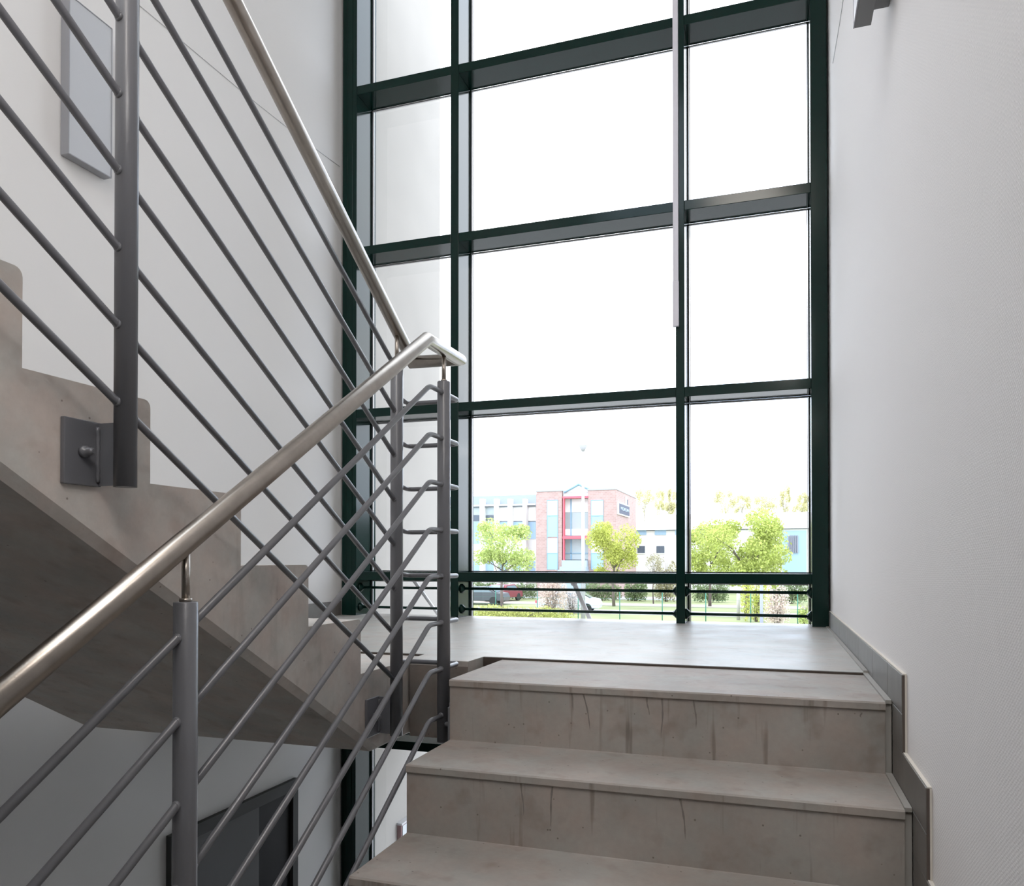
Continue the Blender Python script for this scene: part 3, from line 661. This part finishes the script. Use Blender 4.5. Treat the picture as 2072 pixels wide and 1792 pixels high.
def bush(label, px0, px1, py0, py1, Y, n, size, lm, seed, name='shrub', depth=None, cat='shrub', group=None):
    rng = random.Random(seed); a = at(px0, py1, Y=Y); b = at(px1, py0, Y=Y); z0 = max(a.z, GZ); w = (b.x - a.x) / 2; cx = (a.x + b.x) / 2; z0 = GZ; hh = (b.z - z0)
    e = empty(name, (cx, Y, GZ)); tag(e, label, cat, group); d = depth or w * .8
    tb = MB()
    for i in range(7):
        q = Vector((rng.uniform(-.6, .6) * w, rng.uniform(-.6, .6) * d, hh * rng.uniform(.6, .9))); tb.tube([(q.x * .2, q.y * .2, 0), q * .6, q], [.03, .02, .008], 5)
    tb.build('stem', bark, e)
    fo = MB(); m = max(3, int(w / hh * 5) + 3)
    for i in range(m):
        u = (i + .5) / m * 2 - 1; rz = hh * rng.uniform(.38, .5)
        fo.leaves((u * w * .8, rng.uniform(-.3, .3) * d, rz), (max(w / m * 1.6, w * .25), d * .7, rz), n // m, size, rng, .1)
    fo.build('foliage', lm, e); return e
bush('tall cream pink blossoming shrub before the brick tower', 1090, 1146, 1148, 1226, 46.5, 3200, .06, bl_, 31)
bush('white blossoming shrub left of the street lamp foot', 1138, 1176, 1188, 1230, 49, 1800, .05, wbm, 32)
bush('bushy olive brown shrub left of the middle mullion', 1322, 1372, 1128, 1205, 66, 2600, .09, ol, 33)
bush('cream and yellow shrub beside the grey post in the right bay', 1545, 1600, 1172, 1240, 40, 2400, .05, bl_, 34)
bush('golden leafy shrub low in the right bay', 1498, 1560, 1160, 1212, 46, 2200, .06, yy, 35)
bush('pale green bush at the right edge of the window', 1612, 1640, 1216, 1246, 44, 900, .05, gg, 36)
hedges = [(955, 1010, 'dark green hedge piece behind the parked cars'), (1010, 1090, 'mid green hedge piece between the cars and the blossom'), (1176, 1262, 'dark green hedge right of the street lamp'), (1262, 1312, 'small green hedge piece in front of the low building'), (1396, 1480, 'hedge left of the big tree trunk in the right bay'), (1560, 1640, 'hedge at the right end by the window frame')]
for i, (a, b, lb) in enumerate(hedges):
    bush(lb, a, b, 1172, 1206, 66, 2200, .09, dg, 50 + i, name='hedge', depth=.7, cat='hedge', group='hedges in front of the buildings')
bush('low sunlit yellow green hedge close outside the middle bay', 940, 1168, 1224, 1262, 41, 7000, .06, hg, 60, name='hedge', depth=1.3, cat='hedge')

# ------------------------------------------------------------------ street lamp, fence, post, cars
p = at(1180, 1255, Z=GZ); ls = empty('street_lamp', (p.x, p.y, GZ)); tag(ls, 'tall slim white street lamp standing behind the hedge', 'street lamp')
wp_ = C('white_lamp_paint', (.42, .42, .47), .4)
hl = at(1180, 900, Y=p.y).z - GZ
MB().tube([(0, 0, 0), (0, 0, hl * .45), (0, 0, hl - .3)], [.14, .10, .07], 12).build('pole', wp_, ls)
MB().tube([(0, 0, hl - .40), (0, 0, hl - .25), (0, 0, hl - .02), (0, 0, hl)], [.06, .14, .26, .22], 14).build('lamp_head', C('grey_lamp_head', (.32, .32, .33)), ls)
MB().tube([(0, 0, 0), (0, 0, .7)], .13, 12).build('base', wp_, ls)
fe = empty('wire_fence', (0, 43.5, GZ)); tag(fe, 'thin green wire mesh fence along the lawn edge', 'fence')
fg = C('green_fence_wire', (.02, .16, .11), .5)
xs = [at(q, 1230, Y=43.5).x for q in (920, 1003, 1087, 1170, 1254, 1340, 1428, 1519, 1614, 1712)]
for x in xs: MB().tube([(x, 0, 0), (x, 0, 1.75)], .026, 8).build('post', fg, fe)
wm = MB()
for i in range(5): wm.tube([(xs[0], 0, .1 + i * .4), (xs[-1], 0, .1 + i * .4)], .004, 4)
wm.build('wire', fg, fe, kind='stuff')
q = at(1541, 1270, Y=31); tag(MB().tube([(q.x, 31, GZ), (q.x, 31, at(1541, 1168, Y=31).z)], .062, 12).build('bollard_post', C('blue_grey_post', (.25, .27, .32))), 'plain grey upright post on the lawn in the right bay', 'post')
q = at(1494, 1242, Y=47); tag(MB().tube([(q.x, 47, GZ), (q.x, 47, GZ + 1.7)], .10, 10).build('tree_stake', C('pale_wood_stake', (.40, .38, .36))), 'stout pale stake beneath the largest tree', 'stake')
def car(px, py, Y, col, label, rz, seed):
    p = at(px, py, Y=Y); e = empty('parked_car', (p.x, Y, GZ)); e.rotation_euler.z = rz; tag(e, label, 'car', 'cars parked outside')
    body = [(-2.1, .3), (-2.15, .62), (-1.95, .86), (-1.25, .96), (-.75, 1.38), (.7, 1.42), (1.45, .98), (2.0, .9), (2.15, .6), (2.1, .3)]
    MB().prism(body, -.85, .85, 'Y').build('body', C('car_paint_%d' % seed, col, .25), e, bevel=.06)
    gl = C('car_glass_%d' % seed, (.18, .24, .28), .1)
    for s in (-1, 1): MB().prism([(-1.05, .98), (-.68, 1.31), (.62, 1.34), (1.2, .99)], s * .852, s * .858, 'Y').build('side_window', gl, e)
    MB().add([(-1.28, -.7, .99), (-1.28, .7, .99), (-.80, .62, 1.36), (-.80, -.62, 1.36)], [(0, 1, 2, 3)]).build('rear_window', gl, e).location = (-.03, 0, .02)
    MB().add([(1.46, -.7, 1.0), (1.46, .7, 1.0), (.76, .62, 1.39), (.76, -.62, 1.39)], [(0, 1, 2, 3)]).build('windscreen', gl, e).location = (.03, 0, .02)
    for x in (-1.3, 1.3):
        for s in (-1, 1):
            MB().tube([(x, s * .68, .32), (x, s * .88, .32)], .32, 18).build('wheel', M['black'], e)
    for s in (-1, 1): MB().box(-2.17, -2.05, s * .78 - .1, s * .78 + .1, .62, .80).build('tail_light', red, e)
car(974, 1215, 57.5, (.06, .07, .08), 'dark car parked behind the hedge beside the window mullion', 0, 1)
car(1017, 1215, 62.5, (.20, .03, .04), 'dark red car parked just right of the dark car', R(80), 2)
car(1152, 1232, 50.8, (.55, .62, .72), 'pale blue car partly hidden behind the hedge and street lamp', R(5), 3)
